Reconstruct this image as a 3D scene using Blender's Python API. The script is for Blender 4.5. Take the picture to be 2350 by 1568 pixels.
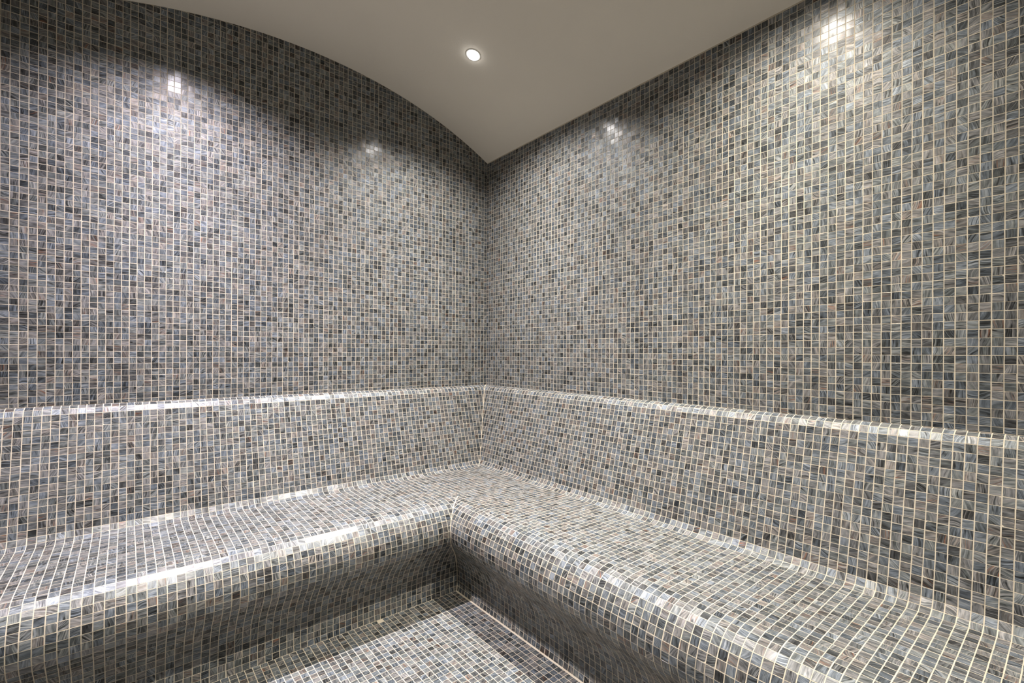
import bpy, math, random
from mathutils import Vector, Matrix

random.seed(7)
C = bpy.context.scene.collection
for o in list(bpy.data.objects):
    bpy.data.objects.remove(o, do_unlink=True)

# ------------------------------------------------------------------ camera
EYE = 0.996                                   # lens height above the floor
cam_data = bpy.data.cameras.new('camera')
cam = bpy.data.objects.new('camera', cam_data)
C.objects.link(cam)
cam_data.sensor_width = 36.0
cam_data.lens = 1074.5 / 2350 * 36.0
cam_data.shift_y = 24.4 / 2350
cam_data.clip_start = 0.02
cam.matrix_world = (Matrix.Translation((-1.617, -2.202, EYE)) @ Matrix.Rotation(-math.atan2(0.635, 0.772), 4, 'Z')
                    @ Matrix.Rotation(math.pi / 2, 4, 'X') @ Matrix.Rotation(0.005, 4, 'Z'))
bpy.context.scene.camera = cam

# ------------------------------------------------------------------ world, view
w = bpy.data.worlds.new('world')
bpy.context.scene.world = w
w.use_nodes = True
w.node_tree.nodes['Background'].inputs[0].default_value = (0.9, 0.95, 1, 1)
w.node_tree.nodes['Background'].inputs[1].default_value = 0.0
vs = bpy.context.scene.view_settings
vs.view_transform = 'Standard'
vs.look = 'None'
vs.gamma = 1.0
vs.use_curve_mapping = False
vs.exposure = 0.0

# ------------------------------------------------------------------ room sizes (metres)
PITCH = 0.0215
W = 2.04                                      # between the two side walls
LEN = 2.80                                    # from the arched wall to the wall behind the camera
LEDGE_Z = EYE - 0.190


def arch(x):
    """height of the vaulted ceiling above the floor, x = 0 at the right wall, x = -W opposite"""
    t = x + W / 2
    return EYE + 1.350 - 0.2154 * t * t - 0.0249 * t ** 4


# downlights: x, y, watt, colour
WHITE, COOL, WARM = (1.0, 0.95, 0.92), (1.0, 0.915, 1.0), (1.0, 0.925, 0.82)
LAMPS = [(-0.468, -0.532, 30, WHITE), (-1.45, -0.532, 42, COOL), (-0.468, -1.60, 31, WARM), (-1.45, -1.60, 24, WARM)]



# ------------------------------------------------------------------ materials
def new_mat(name):
    m = bpy.data.materials.new(name)
    m.use_nodes = True
    nt = m.node_tree
    return m, nt, nt.nodes['Principled BSDF']


def N(nt, kind, **kw):
    n = nt.nodes.new(kind)
    for k, v in kw.items():
        if k.startswith('i_'):
            n.inputs[k[2:].replace('_', ' ')].default_value = v
        elif k.startswith('n_'):
            n.inputs[int(k[2:])].default_value = v
        else:
            setattr(n, k, v)
    return n


def ramp(nt, stops, interp='LINEAR'):
    r = nt.nodes.new('ShaderNodeValToRGB')
    r.color_ramp.interpolation = interp
    el = r.color_ramp.elements
    while len(el) < len(stops):
        el.new(0.5)
    for e, (p, c) in zip(el, stops):
        e.position = p
        e.color = (*c, 1)
    return r


def mix_rgb(nt, mode, fac, a, b):
    m = nt.nodes.new('ShaderNodeMix')
    m.data_type = 'RGBA'
    m.blend_type = mode
    for sock, v in ((m.inputs[0], fac), (m.inputs[6], a), (m.inputs[7], b)):
        if hasattr(v, 'links'):
            nt.links.new(v, sock)
        elif isinstance(v, tuple):
            sock.default_value = (*v, 1)
        else:
            sock.default_value = v
    return m.outputs[2]


def math_n(nt, op, a, b=None, c=None, clamp=False):
    m = nt.nodes.new('ShaderNodeMath')
    m.operation = op
    m.use_clamp = clamp
    for i, v in enumerate((a, b, c)):
        if v is None:
            continue
        if hasattr(v, 'links'):
            nt.links.new(v, m.inputs[i])
        else:
            m.inputs[i].default_value = v
    return m.outputs[0]


def glass_tile_material():
    m, nt, bsdf = new_mat('swirled_glass_mosaic')
    L = nt.links.new
    uv = N(nt, 'ShaderNodeUVMap', uv_map='swirl')
    at = N(nt, 'ShaderNodeAttribute', attribute_name='tile_random')
    sep = nt.nodes.new('ShaderNodeSeparateColor')
    L(at.outputs['Color'], sep.inputs[0])
    r, g, b = sep.outputs[0], sep.outputs[1], sep.outputs[2]
    # bend the coordinates so the pulled-glass streaks curl
    bend = N(nt, 'ShaderNodeTexNoise', i_Scale=0.42, i_Detail=0.6)
    L(uv.outputs[0], bend.inputs['Vector'])
    off = N(nt, 'ShaderNodeVectorMath', operation='MULTIPLY_ADD')
    L(bend.outputs['Color'], off.inputs[0])
    off.inputs[1].default_value = (1.5, 1.5, 0)
    L(uv.outputs[0], off.inputs[2])

    def streak(sx, sy, detail, rough):
        mp = N(nt, 'ShaderNodeMapping')
        mp.inputs['Scale'].default_value = (sx, sy, 1)
        L(off.outputs[0], mp.inputs['Vector'])
        t = N(nt, 'ShaderNodeTexNoise', i_Scale=1.0, i_Detail=detail, i_Roughness=rough)
        L(mp.outputs[0], t.inputs['Vector'])
        return t.outputs['Fac']
    s1 = streak(0.22, 6.0, 4.0, 0.62)
    s2 = streak(0.7, 2.2, 2.0, 0.5)
    s4 = streak(0.45, 13.0, 2.0, 0.5)
    s5 = streak(0.8, 3.2, 1.0, 0.5)
    s3 = streak(0.3, 3.0, 2.0, 0.5)
    con = math_n(nt, 'MULTIPLY_ADD', math_n(nt, 'POWER', b, 1.5), 1.25, 0.45)   # some tiles are almost plain
    tone = math_n(nt, 'MULTIPLY', math_n(nt, 'SUBTRACT', s1, 0.5), con)
    tone = math_n(nt, 'MULTIPLY_ADD', s2, 0.55, tone)
    tone = math_n(nt, 'ADD', tone, 0.05)
    tone = math_n(nt, 'MULTIPLY_ADD', math_n(nt, 'POWER', r, 0.45), 0.32, tone)
    tone = math_n(nt, 'ADD', tone, -0.03)
    tone = math_n(nt, 'MULTIPLY_ADD', math_n(nt, 'SUBTRACT', s4, 0.5), math_n(nt, 'MULTIPLY', con, 0.55), tone)
    dark = math_n(nt, 'MULTIPLY', math_n(nt, 'SUBTRACT', s5, 0.64), 2.2, clamp=True)
    tone = math_n(nt, 'SUBTRACT', tone, dark)
    cr = ramp(nt, [(0.18, (0.009, 0.010, 0.010)), (0.34, (0.036, 0.039, 0.041)), (0.50, (0.098, 0.105, 0.109)),
                   (0.64, (0.185, 0.190, 0.192)), (0.85, (0.33, 0.327, 0.32))])
    L(tone, cr.inputs[0])
    hue = math_n(nt, 'MULTIPLY_ADD', s3, 1.1, -0.55)
    hue = math_n(nt, 'ADD', hue, g)
    hr = ramp(nt, [(0.05, (0.85, 0.99, 1.17)), (0.30, (0.92, 1.01, 1.06)), (0.48, (0.98, 1.03, 0.97)),
                   (0.66, (1.02, 1.0, 1.01)), (0.84, (1.05, 1.0, 0.97)), (1.0, (1.12, 0.99, 0.88))])
    L(hue, hr.inputs[0])
    col = mix_rgb(nt, 'MULTIPLY', 0.8, cr.outputs[0], hr.outputs[0])
    # copper aventurine threads in some tiles
    cs = streak(0.35, 7.5, 2.0, 0.5)
    th = math_n(nt, 'MULTIPLY_ADD', b, 0.22, 0.48)
    cp = math_n(nt, 'SUBTRACT', cs, 0.585)
    cp = math_n(nt, 'MULTIPLY', cp, 16.0, clamp=True)
    gate = math_n(nt, 'MULTIPLY', math_n(nt, 'SUBTRACT', g, 0.86), 8.0, clamp=True)
    cp = math_n(nt, 'MULTIPLY', math_n(nt, 'MULTIPLY', cp, gate), 0.75)
    col = mix_rgb(nt, 'MIX', cp, col, (0.22, 0.085, 0.04))
    L(col, bsdf.inputs['Base Color'])
    bsdf.inputs['Metallic'].default_value = 0.30       # metal dust in the glass: broad sheen, little diffuse
    bsdf.inputs['Roughness'].default_value = 0.50
    bsdf.inputs['Specular IOR Level'].default_value = 0.35
    bsdf.inputs['Coat Weight'].default_value = 0.3
    bsdf.inputs['Coat Roughness'].default_value = 0.18
    bsdf.inputs['Coat IOR'].default_value = 1.45
    bsdf.inputs['IOR'].default_value = 1.52
    # glass surface: shallow waves following the pull
    bp = N(nt, 'ShaderNodeBump', i_Strength=0.6, i_Distance=0.0008)
    wv = N(nt, 'ShaderNodeTexNoise', i_Scale=2.2, i_Detail=3.0, i_Roughness=0.6)
    L(uv.outputs[0], wv.inputs['Vector'])
    L(math_n(nt, 'MULTIPLY_ADD', s1, 0.35, wv.outputs['Fac']), bp.inputs['Height'])
    L(bp.outputs[0], bsdf.inputs['Normal'])
    return m


def grout_material():
    m, nt, bsdf = new_mat('cream_grout')
    L = nt.links.new
    tc = N(nt, 'ShaderNodeTexCoord')
    n = N(nt, 'ShaderNodeTexNoise', i_Scale=14.0, i_Detail=6.0, i_Roughness=0.7)
    L(tc.outputs['Object'], n.inputs['Vector'])
    cr = ramp(nt, [(0.3, (0.47, 0.41, 0.31)), (0.7, (0.58, 0.525, 0.42))])
    L(n.outputs['Fac'], cr.inputs[0])
    L(cr.outputs[0], bsdf.inputs['Base Color'])
    bsdf.inputs['Roughness'].default_value = 0.85
    return m


def plaster_material():
    m, nt, bsdf = new_mat('stippled_plaster')
    L = nt.links.new
    tc = N(nt, 'ShaderNodeTexCoord')
    n = N(nt, 'ShaderNodeTexNoise', i_Scale=220.0, i_Detail=3.0, i_Roughness=0.6)
    L(tc.outputs['Object'], n.inputs['Vector'])
    n2 = N(nt, 'ShaderNodeTexNoise', i_Scale=2.0, i_Detail=3.0)
    L(tc.outputs['Object'], n2.inputs['Vector'])
    cr = ramp(nt, [(0.3, (0.74, 0.70, 0.615)), (0.7, (0.78, 0.74, 0.65))])
    L(n2.outputs['Fac'], cr.inputs[0])
    L(cr.outputs[0], bsdf.inputs['Base Color'])
    bsdf.inputs['Roughness'].default_value = 0.9
    bp = N(nt, 'ShaderNodeBump', i_Strength=0.5, i_Distance=0.001)
    L(n.outputs['Fac'], bp.inputs['Height'])
    L(bp.outputs[0], bsdf.inputs['Normal'])
    return m


def plain_material(name, col, rough=0.4, metal=0.0, emit=None, strength=0.0):
    m, nt, bsdf = new_mat(name)
    bsdf.inputs['Base Color'].default_value = (*col, 1)
    bsdf.inputs['Roughness'].default_value = rough
    bsdf.inputs['Metallic'].default_value = metal
    if emit:
        bsdf.inputs['Emission Color'].default_value = (*emit, 1)
        bsdf.inputs['Emission Strength'].default_value = strength
    return m


TILE = glass_tile_material()
GROUT = grout_material()
PLASTER = plaster_material()
LENS = plain_material('lit_frosted_lens', (0.9, 0.9, 0.9), 0.3, 0.0, (1.0, 0.97, 0.94), 14.0)
RING = plain_material('white_lamp_ring', (0.75, 0.74, 0.70), 0.4)


# ------------------------------------------------------------------ mosaic mesh builder
class Mosaic:
    """collects a plain grout body and individual glass tiles set on it; becomes one mesh"""

    def __init__(self):
        self.v, self.f, self.mat, self.uv, self.rnd = [], [], [], [], []

    def face(self, pts, mat=0, uvs=None, rnd=(0, 0, 0)):
        b = len(self.v)
        self.v.extend([tuple(p) for p in pts])
        self.f.append(tuple(range(b, b + len(pts))))
        self.mat.append(mat)
        self.uv.extend(uvs if uvs else [(0, 0)] * len(pts))
        self.rnd.append(rnd)

    def tile(self, O, U, V, nrm, poly, rise=0.0003, bevel=0.0002, sheet=(0, 0)):
        """poly: corners (u, v) in metres in the facet plane O + u U + v V, normal nrm"""
        cu = sum(p[0] for p in poly) / len(poly)
        cv = sum(p[1] for p in poly) / len(poly)
        ang = random.gauss(0, 0.006)
        du, dv = random.gauss(0, 0.00014) + sheet[0], random.gauss(0, 0.00014) + sheet[1]
        ca, sa = math.cos(ang), math.sin(ang)
        tu, tv = random.gauss(0, 0.012), random.gauss(0, 0.012)
        lim = 0.0002 / 0.011
        tu, tv = max(-lim, min(lim, tu)), max(-lim, min(lim, tv))
        rnd = (random.random(), random.random(), random.random())
        q = random.randrange(4)
        ou, ov = random.uniform(-300, 300), random.uniform(-300, 300)
        qa = q * math.pi / 2 + random.gauss(0, 0.12)
        if random.random() < 0.15:
            qa += random.uniform(-0.8, 0.8)
        cq, sq = math.cos(qa), math.sin(qa)
        base, top, uvs = [], [], []
        for u, v in poly:
            a, c = u - cu, v - cv
            a, c = a * ca - c * sa, a * sa + c * ca
            ua, vc = cu + du + a, cv + dv + c
            base.append(O + U * ua + V * vc)
            l = math.hypot(a, c) or 1
            k = max(0.0, 1 - bevel * 1.41 / l)
            h = rise + tu * a + tv * c
            top.append(O + U * (cu + du + a * k) + V * (cv + dv + c * k) + nrm * h)
            x, y = a / PITCH, c / PITCH
            uvs.append((ou + x * cq - y * sq, ov + x * sq + y * cq))
        self.face(top, 1, uvs, rnd)
        n = len(poly)
        for i in range(n):
            j = (i + 1) % n
            self.face([base[i], base[j], top[j], top[i]], 1, [uvs[i], uvs[j], uvs[j], uvs[i]], rnd)

    def build(self, name, parent=None):
        me = bpy.data.meshes.new(name)
        me.from_pydata(self.v, [], self.f)
        me.materials.append(GROUT)
        me.materials.append(TILE)
        me.polygons.foreach_set('material_index', self.mat)
        uvl = me.uv_layers.new(name='swirl')
        uvl.data.foreach_set('uv', [c for p in self.uv for c in p])
        at = me.attributes.new('tile_random', 'FLOAT_COLOR', 'FACE')
        at.data.foreach_set('color', [c for r in self.rnd for c in (*r, 1.0)])
        me.update()
        o = bpy.data.objects.new(name, me)
        C.objects.link(o)
        if parent:
            o.parent = parent
        return o


def clip(poly, a, b, c):
    """keep the part of a 2D polygon where a*x + b*y + c >= 0"""
    out = []
    n = len(poly)
    for i in range(n):
        p, q = poly[i], poly[(i + 1) % n]
        dp, dq = a * p[0] + b * p[1] + c, a * q[0] + b * q[1] + c
        if dp >= 0:
            out.append(p)
        if (dp >= 0) != (dq >= 0):
            t = dp / (dp - dq)
            out.append((p[0] + t * (q[0] - p[0]), p[1] + t * (q[1] - p[1])))
    return out


def area(poly):
    return abs(sum(poly[i][0] * poly[(i + 1) % len(poly)][1] - poly[(i + 1) % len(poly)][0] * poly[i][1]
                   for i in range(len(poly)))) / 2


GAP_U, GAP_V = 0.0021, 0.0015                             # width of the joints
SHEETS = {}


def sheet(key):
    if key not in SHEETS:
        SHEETS[key] = (random.gauss(0, 0.00028), random.gauss(0, 0.00022))
    return SHEETS[key]


def box(mo, x0, x1, y0, y1, z0, z1):
    p = [Vector((x, y, z)) for x in (x0, x1) for y in (y0, y1) for z in (z0, z1)]
    for q in ((0, 1, 3, 2), (4, 6, 7, 5), (0, 4, 5, 1), (2, 3, 7, 6), (0, 2, 6, 4), (1, 5, 7, 3)):
        mo.face([p[i] for i in q])


def flat_tiles(mo, O, U, V, nrm, u_lines, v_lines, keep=None, cuts=(), top=None, tag=''):
    """tiles between consecutive grid lines; cuts = half planes (a, b, c) in (u, v) metres"""
    g, e = GAP_U / 2, GAP_V / 2
    for i in range(len(u_lines) - 1):
        for j in range(len(v_lines) - 1):
            a0, a1, b0, b1 = u_lines[i] + g, u_lines[i + 1] - g, v_lines[j] + e, v_lines[j + 1] - e
            if a1 - a0 < 0.002 or b1 - b0 < 0.002 or (keep and not keep(i, j)):
                continue
            poly = [(a0, b0), (a1, b0), (a1, b1), (a0, b1)]
            if top:
                y0, y1 = top(a0), top(a1)
                poly = clip(poly, (y1 - y0) / (a1 - a0), -1, y0 - (y1 - y0) / (a1 - a0) * a0)
            for c in cuts:
                if len(poly) >= 3:
                    poly = clip(poly, *c)
            if len(poly) < 3 or area(poly) < 8e-6:
                continue
            mo.tile(O, U, V, nrm, poly, sheet=sheet((tag, i // 15, j // 15)))


def lines(start, first, end):
    """grid lines from start, first cell of size first, then whole tiles, up to end"""
    out = [start, start + first]
    while out[-1] + PITCH < end - 0.001:
        out.append(out[-1] + PITCH)
    out.append(end)
    return out


X, Y, Z = Vector((1, 0, 0)), Vector((0, 1, 0)), Vector((0, 0, 1))
T = 0.10                                       # wall thickness


def structure(o, label=None):
    o['kind'] = 'structure'
    if label:
        o['label'] = label
    return o


# ------------------------------------------------------------------ walls
# arched end wall (left in the picture), plane y = 0
mo = Mosaic()
n = 48
prof = [(-T, arch(0)), (0, arch(0))]
xs = [-W * i / n for i in range(n + 1)]
for i in range(n):                              # wall face and arched top in vertical strips
    x0, x1 = xs[i], xs[i + 1]
    mo.face([(x1, 0, 0), (x0, 0, 0), (x0, 0, arch(x0)), (x1, 0, arch(x1))])
    mo.face([(x0, T, 0), (x1, T, 0), (x1, T, arch(x1)), (x0, T, arch(x0))])
    mo.face([(x1, 0, arch(x1)), (x0, 0, arch(x0)), (x0, T, arch(x0)), (x1, T, arch(x1))])
    mo.face([(x0, 0, 0), (x1, 0, 0), (x1, T, 0), (x0, T, 0)])
mo.face([(0, 0, 0), (0, T, 0), (0, T, arch(0)), (0, 0, arch(0))])
mo.face([(-W, T, 0), (-W, 0, 0), (-W, 0, arch(-W)), (-W, T, arch(-W))])
u_l = lines(0.0, PITCH * 0.92, W)
v_l = lines(LEDGE_Z, PITCH * 0.62, EYE + 1.36)
flat_tiles(mo, Vector((0, 0, 0)), -X, Z, -Y, u_l, v_l, top=lambda u: arch(-u) - 0.0015, tag='end')
structure(mo.build('wall_left'))

# right wall, plane x = 0
mo = Mosaic()
box(mo, 0, T, -LEN, 0, 0, arch(0))
v_l = lines(LEDGE_Z, PITCH * 0.72, arch(0) - 0.0015)
flat_tiles(mo, Vector((0, 0, 0)), -Y, Z, -X, lines(0.0, PITCH, LEN), v_l, tag='right')
structure(mo.build('wall_right'))

# wall opposite the right wall and the wall behind the camera, out of the picture but part of the room
mo = Mosaic()
box(mo, -W - T, -W, -LEN, 0, 0, arch(0))
flat_tiles(mo, Vector((-W, 0, 0)), -Y, Z, X, lines(0.0, PITCH, LEN), lines(0, PITCH, arch(0) - 0.0015), tag='far')
structure(mo.build('wall_side'))
mo = Mosaic()
for i in range(n):
    x0, x1 = xs[i], xs[i + 1]
    mo.face([(x0, -LEN, 0), (x1, -LEN, 0), (x1, -LEN, arch(x1)), (x0, -LEN, arch(x0))])
    mo.face([(x1, -LEN - T, 0), (x0, -LEN - T, 0), (x0, -LEN - T, arch(x0)), (x1, -LEN - T, arch(x1))])
    mo.face([(x1, -LEN, arch(x1)), (x0, -LEN, arch(x0)), (x0, -LEN - T, arch(x0)), (x1, -LEN - T, arch(x1))])
flat_tiles(mo, Vector((0, -LEN, 0)), -X, Z, Y, lines(0.0, PITCH, W), lines(0, PITCH, EYE + 1.36),
           top=lambda u: arch(-u) - 0.0015, tag='rear')
structure(mo.build('wall_rear'))

# ------------------------------------------------------------------ vaulted ceiling
me = bpy.data.meshes.new('ceiling')
vv, ff = [], []
m_seg = 96
for i in range(m_seg + 1):
    x = -W * i / m_seg
    for y in (0.0, -LEN):
        vv.append((x, y, arch(x)))
        vv.append((x, y, arch(x) + 0.08))
for i in range(m_seg):
    a, b = 4 * i, 4 * (i + 1)
    ff += [(a, b, b + 2, a + 2), (a + 1, a + 3, b + 3, b + 1), (a, a + 1, b + 1, b), (a + 2, b + 2, b + 3, a + 3)]
ff += [(0, 2, 3, 1), (4 * m_seg, 4 * m_seg + 1, 4 * m_seg + 3, 4 * m_seg + 2)]
me.from_pydata(vv, [], ff)
me.materials.append(PLASTER)
me.polygons.foreach_set('use_smooth', [True] * len(ff))
me.update()
if hasattr(me, 'set_sharp_from_angle'):
    me.set_sharp_from_angle(angle=math.radians(30))
o = bpy.data.objects.new('ceiling', me)
C.objects.link(o)
structure(o)

# ------------------------------------------------------------------ bench profile: one facet per tile row
# (d, h): d = distance from the wall, h = depth below the lens; headings in degrees, 0 = away from the wall, 90 = down
def walk(first_len):
    pts = [(0.0, 0.190)]
    heads = [5, 20, 55, 75] + [75] * 16 + [55, 24]
    lens = [first_len] + [PITCH] * 2 + [0.0222] * 17 + [PITCH] * 2
    for hd, l in zip(heads, lens):
        a = math.radians(hd)
        d, h = pts[-1]
        pts.append((d + l * math.cos(a), h + l * math.sin(a)))
    return pts


BACK = walk(0.013)
n_back = len(BACK) - 1                         # facets on the backrest incl. the cove
seat0 = BACK[-1]
N_FLAT = 17
SEAT = [seat0]
for k in range(N_FLAT):
    SEAT.append((SEAT[-1][0] + PITCH, SEAT[-1][1] + 0.0))
heads = [7, 14, 33, 50, 59, 67, 77, 89, 104, 117]
for hd in heads:
    a = math.radians(hd)
    d, h = SEAT[-1]
    SEAT.append((d + PITCH * math.cos(a), h + PITCH * math.sin(a)))
PLINTH = [SEAT[-1]]
heads = [126, 129, 128, 124, 118, 112, 105, 99, 94, 90, 88, 77]
for hd in heads:
    a = math.radians(hd)
    d, h = PLINTH[-1]
    PLINTH.append((d + PITCH * math.cos(a), h + PITCH * math.sin(a)))
d, h = PLINTH[-1]
PLINTH.append((d + (EYE - h) * 0.25, EYE))      # last cut row down to the floor
FOOT = PLINTH[-1][0]
SEAM = 0.0026


def wing_facets(mo, prof, wing, k0, s_end, seat_rows=None):
    """wing 'left' runs along the arched wall, wing 'right' along the right wall; s = distance along the wall"""
    base = SEAT[0][0]
    for k in range(len(prof) - 1):
        (d0, h0), (d1, h1) = prof[k], prof[k + 1]
        ln = math.hypot(d1 - d0, h1 - h0)
        if ln < 0.004:
            continue
        if wing == 'left':
            O, U = Vector((0, -d0, EYE - h0)), -X
            V = Vector((0, -(d1 - d0), -(h1 - h0))) / ln
        else:
            O, U = Vector((-d0, 0, EYE - h0)), -Y
            V = Vector((-(d1 - d0), 0, -(h1 - h0))) / ln
        nrm = U.cross(V)
        ref = Vector((0, 0, 1)) if abs(d1 - d0) > abs(h1 - h0) else (Vector((0, -1, 0)) if wing == 'left' else Vector((-1, 0, 0)))
        if (h1 > h0) and abs(d1 - d0) > abs(h1 - h0) and d1 < d0:
            ref = Vector((0, 0, -1))
        if nrm.dot(ref) < 0:
            nrm.negate()
        # grid lines along the wall share their phase with the seat rows of the other wing
        s = base - 40 * PITCH
        g, e = GAP_U / 2, GAP_V / 2
        grid = seat_rows is not None and k in seat_rows
        i = 0
        while s < s_end:
            a0, a1 = s + g, min(s + PITCH, s_end) - g
            s += PITCH
            i += 1
            if a1 - a0 < 0.002 or a1 < min(d0, d1) + SEAM:
                continue
            poly = [(a0, e), (a1, e), (a1, ln - e), (a0, ln - e)]
            mid = (a0 + a1) / 2 - (d0 + d1) / 2
            if grid and a0 > base:
                if mid < (-0.001 if wing == 'left' else 0.001):
                    continue
            else:
                sl = (d1 - d0) / ln
                poly = clip(poly, 1.0, -sl, -d0 - SEAM)
            if len(poly) < 3 or area(poly) < 1.5e-5:
                continue
            mo.tile(O, U, V, nrm, poly, sheet=sheet((wing, i // 15, (k + k0) // 15)))


def wing_body(mo, front, back, wing, s_end):
    """closed grout body: the profile polyline, closed at the back, mitred at the corner"""
    ring = list(front) + list(back)

    def P(d, h, s):
        return (-s, -d, EYE - h) if wing == 'left' else (-d, -s, EYE - h)
    m = len(ring)
    for i in range(m):
        j = (i + 1) % m
        (d0, h0), (d1, h1) = ring[i], ring[j]
        mo.face([P(d0, h0, max(d0, 0.0)), P(d1, h1, max(d1, 0.0)), P(d1, h1, s_end), P(d0, h0, s_end)])
    mo.face([P(d, h, s_end) for d, h in ring])
    mo.face([P(d, h, d) for d, h in reversed(ring)])


bench = bpy.data.objects.new('corner_bench', None)
C.objects.link(bench)
bench.location = (0, 0, 0)
bench['label'] = 'built-in L-shaped bench with leaning backrest, covered in swirled grey glass mosaic with cream joints'
bench['category'] = 'bench'
cove = seat0
E0 = 0.0005
for wing, s_end, lab in (('left', W - 0.0005, 'left wing'), ('right', LEN - 0.0005, 'right wing')):
    mo = Mosaic()
    wing_body(mo, BACK, [(cove[0], cove[1] + 0.03), (E0, cove[1] + 0.03), (E0, 0.190)], wing, s_end)
    wing_facets(mo, BACK, wing, 0, s_end)
    bo = mo.build('backrest', bench)
    bo['label'] = 'leaning backrest of the ' + lab
    mo = Mosaic()
    last = SEAT[-1]
    wing_body(mo, SEAT, [(cove[0] - 0.02, last[1]), (cove[0], cove[1])][:1], wing, s_end)
    wing_facets(mo, SEAT, wing, n_back, s_end, seat_rows=set(range(N_FLAT)))
    so = mo.build('seat', bench)
    so['label'] = 'seat with rounded front edge of the ' + lab
    mo = Mosaic()
    wing_body(mo, PLINTH, [(0.05, EYE), (0.05, PLINTH[0][1])], wing, s_end)
    wing_facets(mo, PLINTH, wing, n_back + len(SEAT), s_end)
    po = mo.build('plinth', bench)
    po['label'] = 'recessed curving base of the ' + lab

# ------------------------------------------------------------------ floor
mo = Mosaic()
box(mo, -W, 0, -LEN, 0, -0.08, 0)
fx = FOOT + 0.0075
fu = [fx + PITCH * i for i in range(int((W - fx) / PITCH) + 1)] + [W]
fv = [FOOT + 0.002 + PITCH * i for i in range(int((LEN - FOOT) / PITCH) + 1)] + [LEN]
flat_tiles(mo, Vector((0, 0, 0)), -X, -Y, Z, fu, fv, keep=lambda i, j: not (i == 15 and j == 0), tag='floor')
structure(mo.build('floor'))


# ------------------------------------------------------------------ downlights
def lathe(name, prof, mat, parent, seg=40):
    me = bpy.data.meshes.new(name)
    v, f = [], []
    for r, z in prof:
        for i in range(seg):
            a = 2 * math.pi * i / seg
            v.append((r * math.cos(a), r * math.sin(a), z))
    for k in range(len(prof) - 1):
        for i in range(seg):
            j = (i + 1) % seg
            f.append((k * seg + i, k * seg + j, (k + 1) * seg + j, (k + 1) * seg + i))
    f.append(tuple(range(seg - 1, -1, -1)))
    f.append(tuple((len(prof) - 1) * seg + i for i in range(seg)))
    me.from_pydata(v, [], f)
    me.polygons.foreach_set('use_smooth', [True] * len(f))
    me.materials.append(mat)
    me.update()
    o = bpy.data.objects.new(name, me)
    C.objects.link(o)
    o.parent = parent
    return o


LAMP_LABELS = ['small round white downlight glowing in the vaulted ceiling near the corner',
               'round downlight of the ceiling over the far left end of the bench, outside the frame',
               'round downlight of the ceiling over the right wing of the bench, outside the frame',
               'round downlight of the ceiling nearest to the camera, outside the frame']
for (lx, ly, watt, col), lab in zip(LAMPS, LAMP_LABELS):
    root = bpy.data.objects.new('downlight', None)
    C.objects.link(root)
    slope = (arch(lx + 0.01) - arch(lx - 0.01)) / 0.02
    root.location = (lx, ly, arch(lx))
    root.rotation_euler = (0, -math.atan(slope), 0)
    root['label'] = lab
    root['category'] = 'ceiling light'
    root['group'] = 'downlights in the vaulted ceiling'
    lathe('trim_ring', [(0.0265, 0.004), (0.032, 0.004), (0.033, -0.001), (0.0315, -0.0022), (0.0265, -0.0015)], RING, root)
    dome = [(0.0265, 0.002)] + [(0.0265 * math.cos(a), -0.015 * math.sin(a)) for a in
                                [math.radians(d) for d in range(0, 90, 10)]]
    lathe('lamp_lens', dome, LENS, root)
    # the lens throws a wide soft beam with a brighter core
    for power, width in ((3.1, 140), (3.3, 86)):
        ld = bpy.data.lights.new('downlight_beam', 'SPOT')
        ld.energy = watt * power
        ld.color = col
        ld.shadow_soft_size = 0.014
        ld.spot_size = math.radians(width)
        ld.spot_blend = 1.0
        lo = bpy.data.objects.new('beam', ld)
        C.objects.link(lo)
        lo.parent = root
        lo.location = (0, 0, -0.030)
        lo.rotation_euler = (0, math.atan(slope), 0)
